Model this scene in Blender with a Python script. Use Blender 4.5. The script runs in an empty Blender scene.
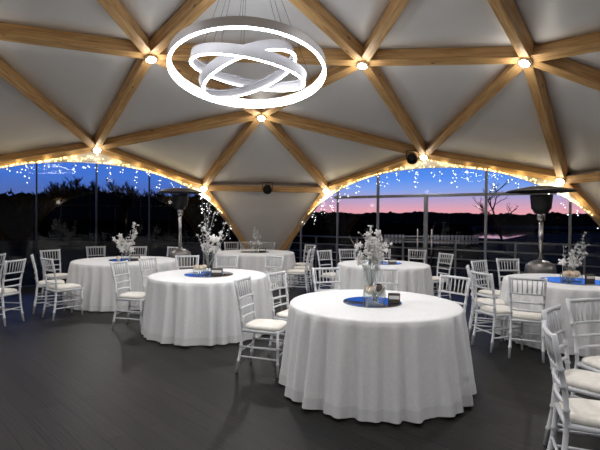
import bpy, math, random
from mathutils import Vector, Matrix, Quaternion
sc = bpy.context.scene
C = sc.collection
rnd = random.Random(7)
PI = math.pi
# ------------------------------------------------------------------ camera
S = .86; KS = .90
CAM = Vector((.485*S, -5.859*S, 1.54)); YAW = .043; PIT = -.013; ROL = -.009; F = 445.7
RT = Vector((math.cos(YAW), -math.sin(YAW), 0)); FW0 = Vector((math.sin(YAW), math.cos(YAW), 0))
fw = Vector((math.sin(YAW)*math.cos(PIT), math.cos(YAW)*math.cos(PIT), math.sin(PIT)))
dn = fw.cross(RT)
r2 = RT*math.cos(ROL) + dn*math.sin(ROL); d2 = -RT*math.sin(ROL) + dn*math.cos(ROL)
cd = bpy.data.cameras.new('camera'); cam = bpy.data.objects.new('camera', cd); C.objects.link(cam)
cd.sensor_width = 36; cd.lens = F/600*36; cd.clip_end = 2000
m = Matrix((r2, -d2, -fw)).transposed().to_4x4(); m.translation = CAM; cam.matrix_world = m
sc.camera = cam
def cw(X, d, z=0):
    """room position from sideways offset and depth in front of the viewpoint"""
    p = CAM + RT*X + FW0*d; return Vector((p.x, p.y, z))

# ------------------------------------------------------------------ materials
M = {}
def mat(name, col, rough=.5, metal=0, spec=.5, emit=None, es=0, alpha=None):
    mt = bpy.data.materials.new(name); mt.use_nodes = True
    b = mt.node_tree.nodes['Principled BSDF']
    b.inputs['Base Color'].default_value = (*col, 1); b.inputs['Roughness'].default_value = rough
    b.inputs['Metallic'].default_value = metal; b.inputs['Specular IOR Level'].default_value = spec
    if emit: b.inputs['Emission Color'].default_value = (*emit, 1); b.inputs['Emission Strength'].default_value = es
    M[name] = mt; return mt
def nd(mt, t, **k):
    n = mt.node_tree.nodes.new(t)
    for a, v in k.items(): setattr(n, a, v)
    return n
def lk(mt, a, b): mt.node_tree.links.new(a, b)
def vary(mt, c1, c2, scale, vec='Object', stretch=(1, 1, 1), detail=4, bump=0, rough=None):
    """procedural noise colour + optional bump"""
    b = mt.node_tree.nodes['Principled BSDF']
    tc = nd(mt, 'ShaderNodeTexCoord'); mp = nd(mt, 'ShaderNodeMapping'); mp.inputs['Scale'].default_value = stretch
    nz = nd(mt, 'ShaderNodeTexNoise'); nz.inputs['Scale'].default_value = scale; nz.inputs['Detail'].default_value = detail
    rp = nd(mt, 'ShaderNodeValToRGB'); rp.color_ramp.elements[0].color = (*c1, 1); rp.color_ramp.elements[1].color = (*c2, 1)
    rp.color_ramp.elements[0].position = .3; rp.color_ramp.elements[1].position = .7
    lk(mt, tc.outputs[vec], mp.inputs['Vector']); lk(mt, mp.outputs[0], nz.inputs['Vector']); lk(mt, nz.outputs['Fac'], rp.inputs['Fac'])
    lk(mt, rp.outputs['Color'], b.inputs['Base Color'])
    if bump:
        bp = nd(mt, 'ShaderNodeBump'); bp.inputs['Strength'].default_value = bump; bp.inputs['Distance'].default_value = .02
        lk(mt, nz.outputs['Fac'], bp.inputs['Height']); lk(mt, bp.outputs[0], b.inputs['Normal'])
    return mt
vary(mat('chair_paint', (.7, .71, .72), .35), (.60, .61, .63), (.68, .69, .70), 9)
vary(mat('cushion_cloth', (.8, .77, .7), .8), (.76, .72, .64), (.84, .81, .75), 30, bump=.1)
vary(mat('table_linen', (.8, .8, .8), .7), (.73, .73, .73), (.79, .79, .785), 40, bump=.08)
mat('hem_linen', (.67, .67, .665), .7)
vary(mat('membrane', (.5, .49, .49), .5, spec=.25), (.74, .745, .76), (.80, .805, .82), .9, bump=.12)
vary(mat('panel_fabric', (.5, .49, .49), .5), (.66, .66, .67), (.72, .72, .73), .9, bump=.05)
def wood():
    mt = mat('pine', (.5, .3, .12), .5); b = mt.node_tree.nodes['Principled BSDF']
    tc = nd(mt, 'ShaderNodeTexCoord'); mp = nd(mt, 'ShaderNodeMapping'); mp.inputs['Scale'].default_value = (.6, 9, 9)
    oi = nd(mt, 'ShaderNodeObjectInfo'); ad = nd(mt, 'ShaderNodeVectorMath', operation='ADD')
    cb = nd(mt, 'ShaderNodeCombineXYZ'); mu = nd(mt, 'ShaderNodeMath', operation='MULTIPLY'); mu.inputs[1].default_value = 37
    lk(mt, oi.outputs['Random'], mu.inputs[0]); lk(mt, mu.outputs[0], cb.inputs[0]); lk(mt, mu.outputs[0], cb.inputs[1])
    lk(mt, tc.outputs['Object'], ad.inputs[0]); lk(mt, cb.outputs[0], ad.inputs[1]); lk(mt, ad.outputs[0], mp.inputs['Vector'])
    nz = nd(mt, 'ShaderNodeTexNoise'); nz.inputs['Scale'].default_value = 3.2; nz.inputs['Detail'].default_value = 6; nz.inputs['Distortion'].default_value = .7
    lk(mt, mp.outputs[0], nz.inputs['Vector'])
    rp = nd(mt, 'ShaderNodeValToRGB'); e = rp.color_ramp.elements
    e[0].position = .3; e[0].color = (.42, .22, .075, 1); e[1].position = .68; e[1].color = (.72, .47, .21, 1)
    lk(mt, nz.outputs['Fac'], rp.inputs['Fac'])
    # knots
    vo = nd(mt, 'ShaderNodeTexVoronoi'); vo.inputs['Scale'].default_value = 2.3; vo.inputs['Randomness'].default_value = 1
    mp2 = nd(mt, 'ShaderNodeMapping'); mp2.inputs['Scale'].default_value = (.9, 2.2, 2.2)
    lk(mt, ad.outputs[0], mp2.inputs['Vector']); lk(mt, mp2.outputs[0], vo.inputs['Vector'])
    kr = nd(mt, 'ShaderNodeValToRGB'); kr.color_ramp.elements[0].position = .05; kr.color_ramp.elements[0].color = (.25, .16, .1, 1)
    kr.color_ramp.elements[1].position = .12; kr.color_ramp.elements[1].color = (1, 1, 1, 1)
    lk(mt, vo.outputs['Distance'], kr.inputs['Fac'])
    mx = nd(mt, 'ShaderNodeMix', data_type='RGBA', blend_type='MULTIPLY'); mx.inputs[0].default_value = 1
    lk(mt, rp.outputs[0], mx.inputs[6]); lk(mt, kr.outputs[0], mx.inputs[7]); lk(mt, mx.outputs[2], b.inputs['Base Color'])
wood()
def floor_mat():
    mt = mat('dark_planks', (.03, .03, .03), .45, spec=.22); b = mt.node_tree.nodes['Principled BSDF']
    tc = nd(mt, 'ShaderNodeTexCoord'); mp = nd(mt, 'ShaderNodeMapping'); mp.inputs['Rotation'].default_value = (0, 0, -FLOOR_ANG)
    br = nd(mt, 'ShaderNodeTexBrick'); br.offset = .37; br.inputs['Scale'].default_value = 1
    br.inputs['Brick Width'].default_value = 2.4; br.inputs['Row Height'].default_value = .145; br.inputs['Mortar Size'].default_value = .006
    br.inputs['Color1'].default_value = (.0150, .0134, .0120, 1); br.inputs['Color2'].default_value = (.0062, .0057, .0052, 1); br.inputs['Mortar'].default_value = (.002, .002, .002, 1)
    lk(mt, tc.outputs['Object'], mp.inputs['Vector']); lk(mt, mp.outputs[0], br.inputs['Vector'])
    m2 = nd(mt, 'ShaderNodeMapping'); m2.inputs['Scale'].default_value = (1.5, 30, 1); lk(mt, mp.outputs[0], m2.inputs['Vector'])
    nz = nd(mt, 'ShaderNodeTexNoise'); nz.inputs['Scale'].default_value = 2; nz.inputs['Detail'].default_value = 5; lk(mt, m2.outputs[0], nz.inputs['Vector'])
    gr = nd(mt, 'ShaderNodeValToRGB'); gr.color_ramp.elements[0].color = (.6, .6, .6, 1); gr.color_ramp.elements[1].color = (1.35, 1.33, 1.3, 1)
    gr.color_ramp.elements[0].position = .3; gr.color_ramp.elements[1].position = .75
    lk(mt, nz.outputs['Fac'], gr.inputs['Fac'])
    mx = nd(mt, 'ShaderNodeMix', data_type='RGBA', blend_type='MULTIPLY'); mx.inputs[0].default_value = 1
    lk(mt, br.outputs['Color'], mx.inputs[6]); lk(mt, gr.outputs[0], mx.inputs[7]); lk(mt, mx.outputs[2], b.inputs['Base Color'])
    bp = nd(mt, 'ShaderNodeBump'); bp.inputs['Strength'].default_value = .35; bp.inputs['Distance'].default_value = .004
    lk(mt, gr.outputs[0], bp.inputs['Height']); lk(mt, bp.outputs[0], b.inputs['Normal'])
FLOOR_ANG = PI/2 + .795 - YAW
floor_mat()
def glass_mat(name, tint, ior=1.45, gl=.02):
    mt = bpy.data.materials.new(name); mt.use_nodes = True; nt = mt.node_tree; nt.nodes.clear()
    o = nt.nodes.new('ShaderNodeOutputMaterial'); mx = nt.nodes.new('ShaderNodeMixShader'); tr = nt.nodes.new('ShaderNodeBsdfTransparent')
    g = nt.nodes.new('ShaderNodeBsdfGlossy'); lw = nt.nodes.new('ShaderNodeLayerWeight'); lw.inputs['Blend'].default_value = .5; pw = nt.nodes.new('ShaderNodeMath'); pw.operation = 'POWER'; pw.inputs[1].default_value = 4; fr = nt.nodes.new('ShaderNodeMath'); fr.operation = 'MULTIPLY_ADD'; fr.inputs[1].default_value = .6; fr.inputs[2].default_value = ior; nt.links.new(lw.outputs['Facing'], pw.inputs[0]); nt.links.new(pw.outputs[0], fr.inputs[0])
    tr.inputs['Color'].default_value = (*tint, 1); g.inputs['Roughness'].default_value = gl
    nt.links.new(fr.outputs[0], mx.inputs[0]); nt.links.new(tr.outputs[0], mx.inputs[1]); nt.links.new(g.outputs[0], mx.inputs[2]); nt.links.new(mx.outputs[0], o.inputs[0])
    M[name] = mt
glass_mat('window_glass', (.96, .97, .98), .022)
glass_mat('vase_glass', (.95, .97, .97), .06)
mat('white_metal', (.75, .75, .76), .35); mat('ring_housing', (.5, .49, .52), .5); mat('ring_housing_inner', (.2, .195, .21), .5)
mat('grey_metal', (.30, .31, .32), .4, .7)
mat('dark_metal', (.03, .03, .032), .4, .5)
mat('black_plastic', (.012, .012, .013), .45)
mat('steel', (.62, .60, .57), .25, 1)
mat('dull_steel', (.22, .21, .20), .42, .9)
mat('mirror', (.62, .65, .68), .03, 1)
mat('led', (.9, .9, .95), .4, emit=(.96, .98, 1), es=19)
mat('led_inner', (.9, .9, .95), .4, emit=(.96, .98, 1), es=6.5)
mat('lamp_lens', (1, .95, .85), .4, emit=(1, .84, .6), es=22)
mat('bulb_warm', (1, .9, .6), .4, emit=(1, .72, .28), es=4)
mat('bulb_cool', (.9, .95, 1), .4, emit=(.92, .95, 1), es=3)
for k in ('bulb_warm', 'bulb_cool', 'lamp_lens'): M[k].cycles.emission_sampling = 'NONE'
mat('wire', (.5, .5, .45), .6)
mat('dark_wire', (.02, .03, .02), .6)
mat('trim_cloth', (.72, .70, .66), .8)
tb = M['trim_cloth'].node_tree.nodes['Principled BSDF']
mat('petal', (.82, .80, .78), .6); mat('petal_pale', (.72, .74, .74), .6)
vary(mat('rose_cream', (.75, .6, .45), .7), (.62, .45, .32), (.85, .75, .6), 25)
vary(mat('rose_dark', (.1, .06, .06), .7), (.05, .035, .035), (.16, .1, .08), 25)
mat('stem_green', (.09, .12, .06), .6); mat('twig_grey', (.45, .44, .42), .7)
mat('slab_wood', (.065, .05, .042), .6)
mat('card', (.7, .69, .66), .7)
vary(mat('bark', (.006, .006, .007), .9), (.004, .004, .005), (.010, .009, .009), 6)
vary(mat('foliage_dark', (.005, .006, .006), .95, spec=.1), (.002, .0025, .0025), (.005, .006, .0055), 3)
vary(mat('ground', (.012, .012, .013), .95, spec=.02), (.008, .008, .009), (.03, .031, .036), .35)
vary(mat('deck_boards', (.02, .019, .018), .95, spec=.03), (.014, .013, .012), (.028, .026, .024), 2, stretch=(1, 12, 1))
mat('water', (.004, .006, .01), .03, spec=1)
mat('fence_paint', (.82, .78, .76), .6); mat('rail_paint', (.55, .54, .52), .5)

# ------------------------------------------------------------------ mesh helpers
class MB:
    def __init__(s): s.v = []; s.f = []; s.sm = []
    def add(s, v, f, smooth=False):
        o = len(s.v); s.v += [tuple(p) for p in v]; s.f += [tuple(i+o for i in q) for q in f]; s.sm += [smooth]*len(f); return s
    def box(s, c, size, mtx=None):
        cx, cy, cz = c; x, y, z = (k/2 for k in size)
        v = [Vector((cx+a*x, cy+b*y, cz+d*z)) for a in (-1, 1) for b in (-1, 1) for d in (-1, 1)]
        if mtx: v = [mtx @ p for p in v]
        return s.add(v, [(0, 1, 3, 2), (4, 6, 7, 5), (0, 4, 5, 1), (2, 3, 7, 6), (0, 2, 6, 4), (1, 5, 7, 3)])
    def tube(s, pts, rad, n=8, closed=False, cap=True):
        pts = [Vector(p) for p in pts]; N = len(pts)
        rr = rad if isinstance(rad, (list, tuple)) else [rad]*N
        v = []; f = []; prev = None
        for i, p in enumerate(pts):
            if closed: t = pts[(i+1) % N]-pts[i-1]
            else: t = pts[min(i+1, N-1)]-pts[max(i-1, 0)]
            t.normalize()
            if prev is None:
                a = t.orthogonal().normalized()
            else:
                a = (prev-t*prev.dot(t))
                a = a.normalized() if a.length > 1e-6 else t.orthogonal().normalized()
            prev = a; b = t.cross(a)
            for k in range(n):
                q = 2*PI*k/n; v.append(p+(a*math.cos(q)+b*math.sin(q))*rr[i])
        for i in range(N if closed else N-1):
            j = (i+1) % N
            for k in range(n): f.append((i*n+k, i*n+(k+1) % n, j*n+(k+1) % n, j*n+k))
        s.add(v, f, True)
        if cap and not closed:
            o = len(s.v)-len(v)
            s.f += [tuple(o+k for k in reversed(range(n))), tuple(o+(N-1)*n+k for k in range(n))]; s.sm += [False]*2
        return s
    def lathe(s, prof, n=24, c=(0, 0, 0), mtx=None, smooth=True, caps=True):
        """prof: list of (radius, z)"""
        v = []; f = []
        for r, z in prof:
            for k in range(n):
                q = 2*PI*k/n; p = Vector((c[0]+r*math.cos(q), c[1]+r*math.sin(q), c[2]+z)); v.append(mtx @ p if mtx else p)
        for i in range(len(prof)-1):
            for k in range(n): f.append((i*n+k, i*n+(k+1) % n, (i+1)*n+(k+1) % n, (i+1)*n+k))
        if caps and prof[0][0] > 1e-5: f.append(tuple(reversed(range(n))))
        if caps and prof[-1][0] > 1e-5: f.append(tuple((len(prof)-1)*n+k for k in range(n)))
        return s.add(v, f, smooth)
    def mesh(s, name, mt):
        me = bpy.data.meshes.new(name); me.from_pydata(s.v, [], s.f); me.polygons.foreach_set('use_smooth', s.sm); me.update()
        for q in (mt if isinstance(mt, list) else [mt]): me.materials.append(M[q])
        return me
    def build(s, name, mt, parent=None, loc=(0, 0, 0)):
        o = bpy.data.objects.new(name, s.mesh(name, mt)); C.objects.link(o); o.location = loc
        if parent: o.parent = parent
        return o
def tag(o, label=None, cat=None, group=None, kind=None):
    if label: o['label'] = label
    if cat: o['category'] = cat
    if group: o['group'] = group
    if kind: o['kind'] = kind
    return o
def empty(name, loc=(0, 0, 0), rz=0):
    o = bpy.data.objects.new(name, None); C.objects.link(o); o.location = loc; o.rotation_euler = (0, 0, rz); o.empty_display_size = .1; return o
KIDS = {}
def copy_tree(o, parent=None):
    c = o.copy(); C.objects.link(c)
    if parent: c.parent = parent
    for ch in o.children: copy_tree(ch, c)
    return c
def bevel(o, w=.006, seg=2):
    b = o.modifiers.new('bevel', 'BEVEL'); b.width = w; b.segments = seg; b.limit_method = 'ANGLE'; return o

# ------------------------------------------------------------------ dome geometry
def cyl(r, ph, z): return Vector((r*math.sin(ph), r*math.cos(ph), z))
A72 = 2*PI/5
HUB = {}
for i in range(5):
    HUB['D', i] = cyl(4.80, i*A72, 4.31 if i else 4.05)
    HUB['H', i] = cyl(7.30, (i+.5)*A72, 3.33 if i in (0,) else 3.39)
    HUB['R', i] = cyl(3.02, (i+.5)*A72, 4.60)
    HUB['F', i] = cyl(8.19, i*A72-.233, 2.58 if i != 0 else 2.56)
    HUB['G', i] = cyl(8.19, i*A72+.233, 2.54)
    HUB['K', i] = cyl(9.125, i*A72, 0)
HUB['R', 0] = Vector((1.98, 2.40, 4.52)); HUB['R', 4] = Vector((-1.91, 2.42, 4.55))
HUB['T', 0] = Vector((0, 0, 4.95))
def zs(z): return 1.54+(z-1.62)*S
for k_, p_ in HUB.items(): HUB[k_] = Vector((p_.x*S, p_.y*S, zs(p_.z) if k_[0] != 'K' else 0))
HUB['D', 4] = Vector((-4.0, 1.15, 4.02)); HUB['R', 1] = Vector((2.02, -.82, 4.37)); HUB['R', 3] = Vector((-2.0, -.80, 4.45)); HUB['T', 0] = Vector((.06, .03, 4.44))
HUB['H', 1] = Vector((5.82, -2.0, 3.42)); HUB['G', 1] = Vector((7.05, .52, 2.42))
DC = Vector((0, 0, -3.0))
def outn(p): return (p-DC).normalized()
edges = []
for i in range(5):
    j = (i+1) % 5; k = (i-1) % 5
    edges += [(('T', 0), ('R', i)), (('R', i), ('R', j)), (('D', i), ('R', i)), (('D', i), ('R', k)), (('R', i), ('H', i)),
              (('D', i), ('H', i)), (('D', i), ('H', k)), (('D', i), ('F', i)), (('D', i), ('G', i)), (('H', i), ('G', i)), (('H', i), ('F', j)),
              (('F', i), ('G', i)), (('F', i), ('K', i)), (('G', i), ('K', i))]
tris = []
for i in range(5):
    j = (i+1) % 5; k = (i-1) % 5
    tris += [(('T', 0), ('R', i), ('R', j)), (('D', i), ('R', k), ('R', i)), (('D', i), ('R', i), ('H', i)), (('D', i), ('R', k), ('H', k)),
             (('D', i), ('H', i), ('G', i)), (('D', i), ('H', k), ('F', i)), (('D', i), ('F', i), ('G', i))]
BW, BD = .15, .21
frame = empty('dome_frame'); tag(frame, 'pale pine timber dome frame of straight beams meeting at star joints', 'dome frame')
def beam(a, b, w=BW, d=BD):
    pa, pb = HUB[a], HUB[b]; x = (pb-pa).normalized(); L = (pb-pa).length
    n = outn((pa+pb)/2)
    if a[0] in 'FG' and b[0] == 'K' or (a[0] == 'F' and b[0] == 'G'): n = Vector(((pa+pb).x, (pa+pb).y, .35)).normalized()
    n = (n-x*n.dot(x)).normalized(); y = n.cross(x)
    g = .07; end = .07 if b[0] != 'K' else -.02
    mb = MB(); mb.box(((L+g-end)/2 - L/2, 0, 0), (L-g-end, w, d))
    o = mb.build('beam', 'pine', frame)
    mt = Matrix((x, y, n)).transposed().to_4x4(); mt.translation = (pa+pb)/2 + n*(d/2+.0)
    if b[0] == 'K':
        pass
    o.matrix_local = mt
    bevel(o, .008, 1)
for a, b in edges: beam(a, b)
for k, p in HUB.items():
    if k[0] == 'K': continue
    q = outn(p).to_track_quat('Z', 'Y').to_matrix().to_4x4(); q.translation = p
    o = MB().lathe([(.0, .012), (.105, .012), (.115, .02), (.115, .19), (.0, .19)], 20).build('hub_plate', 'steel', frame); o.matrix_local = q
    tag(o, 'round steel joint plate')

# membrane skin outside the beams
def skin(tl, name, mt, kind='structure', th=.012, sub=6, push=BD+.01):
    mb = MB()
    for t in tl:
        P = [HUB[k] + outn(HUB[k])*push for k in t]
        nn = (P[1]-P[0]).cross(P[2]-P[0])
        if nn.dot(outn((P[0]+P[1]+P[2])/3)) > 0: P = [P[0], P[2], P[1]]   # inner side faces the room
        idx = {}; v = []
        for i in range(sub+1):
            for j in range(sub+1-i):
                idx[i, j] = len(v); a, b = i/sub, j/sub; c_ = 1-a-b
                p = P[0]*a+P[1]*b+P[2]*c_
                sag = 27*a*b*c_*.012
                v.append(p-outn(p)*sag)
        f = []
        for i in range(sub):
            for j in range(sub-i):
                f.append((idx[i, j], idx[i+1, j], idx[i, j+1]))
                if i+j < sub-1: f.append((idx[i+1, j], idx[i+1, j+1], idx[i, j+1]))
        mb.add(v, f, True)
    o = mb.build(name, mt)
    s = o.modifiers.new('solid', 'SOLIDIFY'); s.thickness = th; s.offset = -1
    tag(o, kind=kind); return o
ce = skin(tris, 'ceiling', 'membrane'); tag(ce, 'grey fabric membrane stretched over the dome frame')
# the closed triangular legs between paired posts
for i, nm in enumerate(('wall_back', 'wall_right', 'wall_behind_right', 'wall_behind_left', 'wall_left')):
    P = [HUB['F', i], HUB['G', i], HUB['K', i]]
    n = Vector((HUB['K', i].x, HUB['K', i].y, 3)).normalized()
    mb = MB(); Q = [HUB['F', i]+outn(HUB['F', i])*(BD+.01), HUB['G', i]+outn(HUB['G', i])*(BD+.01), P[2]+n*BD*.8]; mb.add(Q+[q+n*.015 for q in Q], [(0, 1, 2), (5, 4, 3), (0, 3, 4, 1), (1, 4, 5, 2), (2, 5, 3, 0)])
    tag(mb.build(nm, 'panel_fabric'), kind='structure')

# ------------------------------------------------------------------ glazed arches between the legs
ARC_A, ARC_Z = 4.62*S, zs(3.03)
def arch_z(t): return ARC_Z*math.sqrt(max(0, 1-(abs(t)/ARC_A)**2.15))
def outline_z(t):
    t = abs(t)/S; a, b = zs(3.42), zs(2.62)
    return a+(b-a)*t/3.157 if t < 3.157 else max(0, b*(5.36-t)/(5.36-3.157))
def beam_y(t):
    t = abs(t)/S
    return S*((-.075+(.18+.075)*t/3.157) if t < 3.157 else .18*(5.36-min(t, 5.36))/(5.36-3.157))
def trim_y(t, z):
    lo = arch_z(t) if abs(t) < ARC_A else 0; hi = max(outline_z(t)+.06, lo+.01); u = min(max((z-lo)/(hi-lo), 0), 1)
    return .085*(1-u)+(beam_y(t)+.12)*u
CH = 10.727
def wall_m(i):
    p0, p1 = HUB['K', i], HUB['K', (i+1) % 5]; x = (p1-p0).normalized(); n = Vector((x.y, -x.x, 0))
    n = n if n.dot(p0) < 0 else -n            # towards the room
    mt = Matrix((x, -n, Vector((0, 0, 1)))).transposed().to_4x4(); mt.translation = (p0+p1)/2; return mt   # local: x along, y outward, z up
def glazing(i, n):
    W = wall_m(i)
    root = empty('window_%d' % n); root.matrix_world = W; tag(root, kind='structure')
    # pane: one sheet filling the arch
    N = 40; v = []; f = []
    ts = [-ARC_A+2*ARC_A*k/N for k in range(N+1)]
    top = [(t, arch_z(t)+.06) for t in ts]
    for y in (.10, .11):
        for t, z in top: v.append((t, y, z))
        for t, z in top: v.append((t, y, .02))
    K = 2*(N+1)
    for k in range(N):
        f.append((k, k+1, N+2+k, N+1+k)); f.append((K+k+1, K+k, K+N+1+k, K+N+2+k)); f.append((k+1, k, K+k, K+k+1)); f.append((N+1+k, N+2+k, K+N+2+k, K+N+1+k))
    MB().add(v, f).build('glass_pane', 'window_glass', root)
    return root
def framing(root, posts, transom=None, dark='grey_metal'):
    for t, w in posts:
        t *= S
        z = transom if transom and w >= .07 else arch_z(t)
        bevel(MB().box((t, .105, z/2), (w, .07, z)).build('mullion', dark, root), .004, 1)
    if transom:
        half = ARC_A*(1-(transom/ARC_Z)**2)**.5
        bevel(MB().box((.1, .105, transom), (2*half, .07, .065)).build('transom', dark, root), .004, 1)
    o = MB().box((0, .105, .05), (2*ARC_A, .06, .1)).build('bottom_rail', 'dark_metal', root)
def valance(i, n):
    """shaped white fabric between the timber arch and the curved edge of the glazing"""
    W = wall_m(i); N = 64; v = []; f = []
    for y in (-.012, .0):
        for k in range(N+1):
            t = (-5.3+10.6*k/N)*S
            lo = arch_z(t) if abs(t) < ARC_A else 0
            hi = max(outline_z(t)+.06, lo+.01)
            v += [(t, y+.085, lo), (t, y+beam_y(t)+.12, hi)]
    K = 2*(N+1)
    for k in range(N):
        a = 2*k; f += [(a, a+1, a+3, a+2), (K+a, K+a+2, K+a+3, K+a+1), (a, a+2, K+a+2, K+a), (a+1, K+a+1, K+a+3, a+3)]
    o = MB().add(v, f).build('trim_%d' % n, 'trim_cloth'); o.matrix_world = W; tag(o, kind='structure'); return o
for i in range(5): valance(i, i+1)
w1 = glazing(4, 1); framing(w1, [(-3.45, .02), (-1.32, .025), (.05, .025), (1.45, .02), (3.3, .02)], None, 'dark_metal')
w2 = glazing(0, 2); framing(w2, [(-4.05, .03), (-2.72, .03), (-1.40, .05), (0, .085), (1.53, .05), (3.35, .05)], zs(2.29))
for i in (1, 2, 3): framing(glazing(i, i+2), [(-3, .05), (-1.4, .05), (0, .05), (1.4, .05), (3, .05)], zs(2.29))
# door pulls on the double glass door in the right-hand arch
W2 = wall_m(0)
for t, side in ((-.165, 'left'), (.165, 'right')):
    r = empty('door_handle'); r.matrix_world = W2; tag(r, 'tall steel pull bar on the %s leaf of the glass double door' % side, 'door handle')
    MB().tube([(t, .03, .48), (t, .03, 1.34)], .019, 10).build('grip', 'steel', r)
    for z in (.68, 1.25): MB().tube([(t, .03, z), (t, .10, z)], .012, 8).build('mount', 'steel', r)

# floor, terrace, ground
def ngon(pts, z0, z1, name, mt):
    n = len(pts); v = [(x, y, z1) for x, y in pts]+[(x, y, z0) for x, y in pts]
    f = [tuple(range(n)), tuple(range(2*n-1, n-1, -1))]+[((k+1) % n, k, n+k, n+(k+1) % n) for k in range(n)]
    return MB().add(v, f).build(name, mt)
pent = [(HUB['K', i].x*1.012, HUB['K', i].y*1.012) for i in range(5)][::-1]
tag(ngon(pent, -.2, 0, 'floor', 'dark_planks'), kind='structure')
ring = [(12.8*math.sin(a), 12.8*math.cos(a)) for a in [2*PI*k/40 for k in range(40)]][::-1]
tag(ngon(ring, -.34, -.21, 'terrace', 'deck_boards'), kind='structure')

# ------------------------------------------------------------------ chandelier
ch_c = Vector((.03, .09, zs(3.60)))
ch = empty('ring_chandelier', ch_c); tag(ch, 'large white LED chandelier of three tilted rings hanging under the dome', 'chandelier')
def ring_part(r, n, hgt, off, th=.03, lit=0):
    n = Vector(n).normalized(); q = Vector((0, 0, 1)).rotation_difference(n).to_matrix().to_4x4(); q.translation = off
    h = hgt/2
    prof = [(r, -h), (r, h), (r-th, h), (r-th, h*.96)]
    S = 72
    def band(pr, closed=False):
        v = []; f = []; L = len(pr)
        for k in range(S):
            a = 2*PI*k/S
            for R_, z in pr: v.append((R_*math.cos(a), R_*math.sin(a), z))
        for k in range(S):
            k2 = (k+1) % S
            for i in range(L if closed else L-1):
                i2 = (i+1) % L; f.append((k*L+i, k2*L+i, k2*L+i2, k*L+i2))
        return MB().add(v, f, False)
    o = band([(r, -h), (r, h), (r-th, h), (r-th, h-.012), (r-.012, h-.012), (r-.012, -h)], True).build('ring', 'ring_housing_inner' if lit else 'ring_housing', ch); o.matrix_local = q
    for p in o.data.polygons: p.use_smooth = True
    e = o.modifiers.new('es', 'EDGE_SPLIT'); e.split_angle = .6
    s1 = band([(r-.014, -h+.004+hgt*lit), (r-.014, h-.014), (r-th, h-.014), (r-th, -h+.004+hgt*lit)], True).build('led_strip', 'led_inner', o) if not lit else None
    s2 = band([(r+.001, -h-.008), (r+.001, -h), (r-th, -h), (r-th, -h-.008)], True).build('led_edge', 'led', o)
    return o, q
rings = [ring_part(1.03*S, (0, .19, 1), .105, Vector((0, 0, 0))), ring_part(.765*S, (.15, -.05, 1), .108, Vector((.01, .0, .0)), lit=.6), ring_part(.66*S, (-.38, .05, 1), .105, Vector((0, .0, -.02)), lit=.6)]
for (o, q), r in zip(rings, (1.015*S, .75*S, .645*S)):
    for k in range(3):
        a = 2*PI*k/3+.5; p = q @ Vector((r*math.cos(a), r*math.sin(a), .06))
        MB().tube([p, Vector((p.x*.35, p.y*.35, zs(4.93)-ch_c.z))], .0022, 5).build('suspension_cable', 'dark_metal', ch)
MB().lathe([(0, 0), (.42, 0), (.43, .01), (.43, .05), (0, .05)], 32, (0, 0, zs(4.90)-ch_c.z)).build('ceiling_rose', 'white_metal', ch)

# ------------------------------------------------------------------ joint downlights
DL = {('R', 4): 'bright round downlight at the timber joint left of the ring chandelier',
      ('R', 0): 'bright round downlight at the timber joint right of the ring chandelier',
      ('D', 1): 'large bright round downlight at the timber joint near the top right corner',
      ('D', 0): 'round downlight at the timber joint below the ring chandelier',
      ('H', 4): 'round downlight at the top of the left glazed arch',
      ('H', 0): 'round downlight at the top of the right glazed arch, beside a black flood lamp',
      ('F', 0): 'round downlight at the left upper corner of the grey triangular wall panel',
      ('G', 0): 'round downlight at the right upper corner of the grey triangular wall panel',
      ('F', 1): 'round downlight at the timber joint above the right patio heater'}
def light(name, typ, loc, energy, col, **k):
    l = bpy.data.lights.new(name, typ); l.energy = energy; l.color = col
    for a, v in k.items(): setattr(l, a, v)
    o = bpy.data.objects.new(name, l); C.objects.link(o); o.location = loc; return o
HUBW = 62
for k, p in HUB.items():
    if k[0] in 'KT': continue
    n = outn(p)
    if k in DL:
        r = empty('downlight', p - n*.055); r.rotation_mode = 'QUATERNION'; r.rotation_quaternion = n.to_track_quat('Z', 'Y')
        tag(r, DL[k], 'downlight', 'downlights at the joints of the dome')
        MB().lathe([(.0, .065), (.088, .065), (.095, .055), (.095, .0), (.082, -.006), (.076, .004), (.0, .004)], 24).build('housing', 'steel', r)
        MB().lathe([(.0, -.012), (.05, -.009), (.075, .003)], 24).build('lens', 'lamp_lens', r)
    o = light('joint_spot', 'SPOT', p - n*.09, HUBW if k[0] in 'RDH' else HUBW*.5, (.98, .98, 1), spot_size=2.25, spot_blend=.7, shadow_soft_size=.05)
    o.rotation_mode = 'QUATERNION'; o.rotation_quaternion = (n*.6+Vector((0, 0, .8))).to_track_quat('Z', 'Y')
    light('joint_glow', 'POINT', p - n*.17, 5 if k[0] in 'RD' else 1.5, (1, .92, .8), shadow_soft_size=.09)

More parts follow.
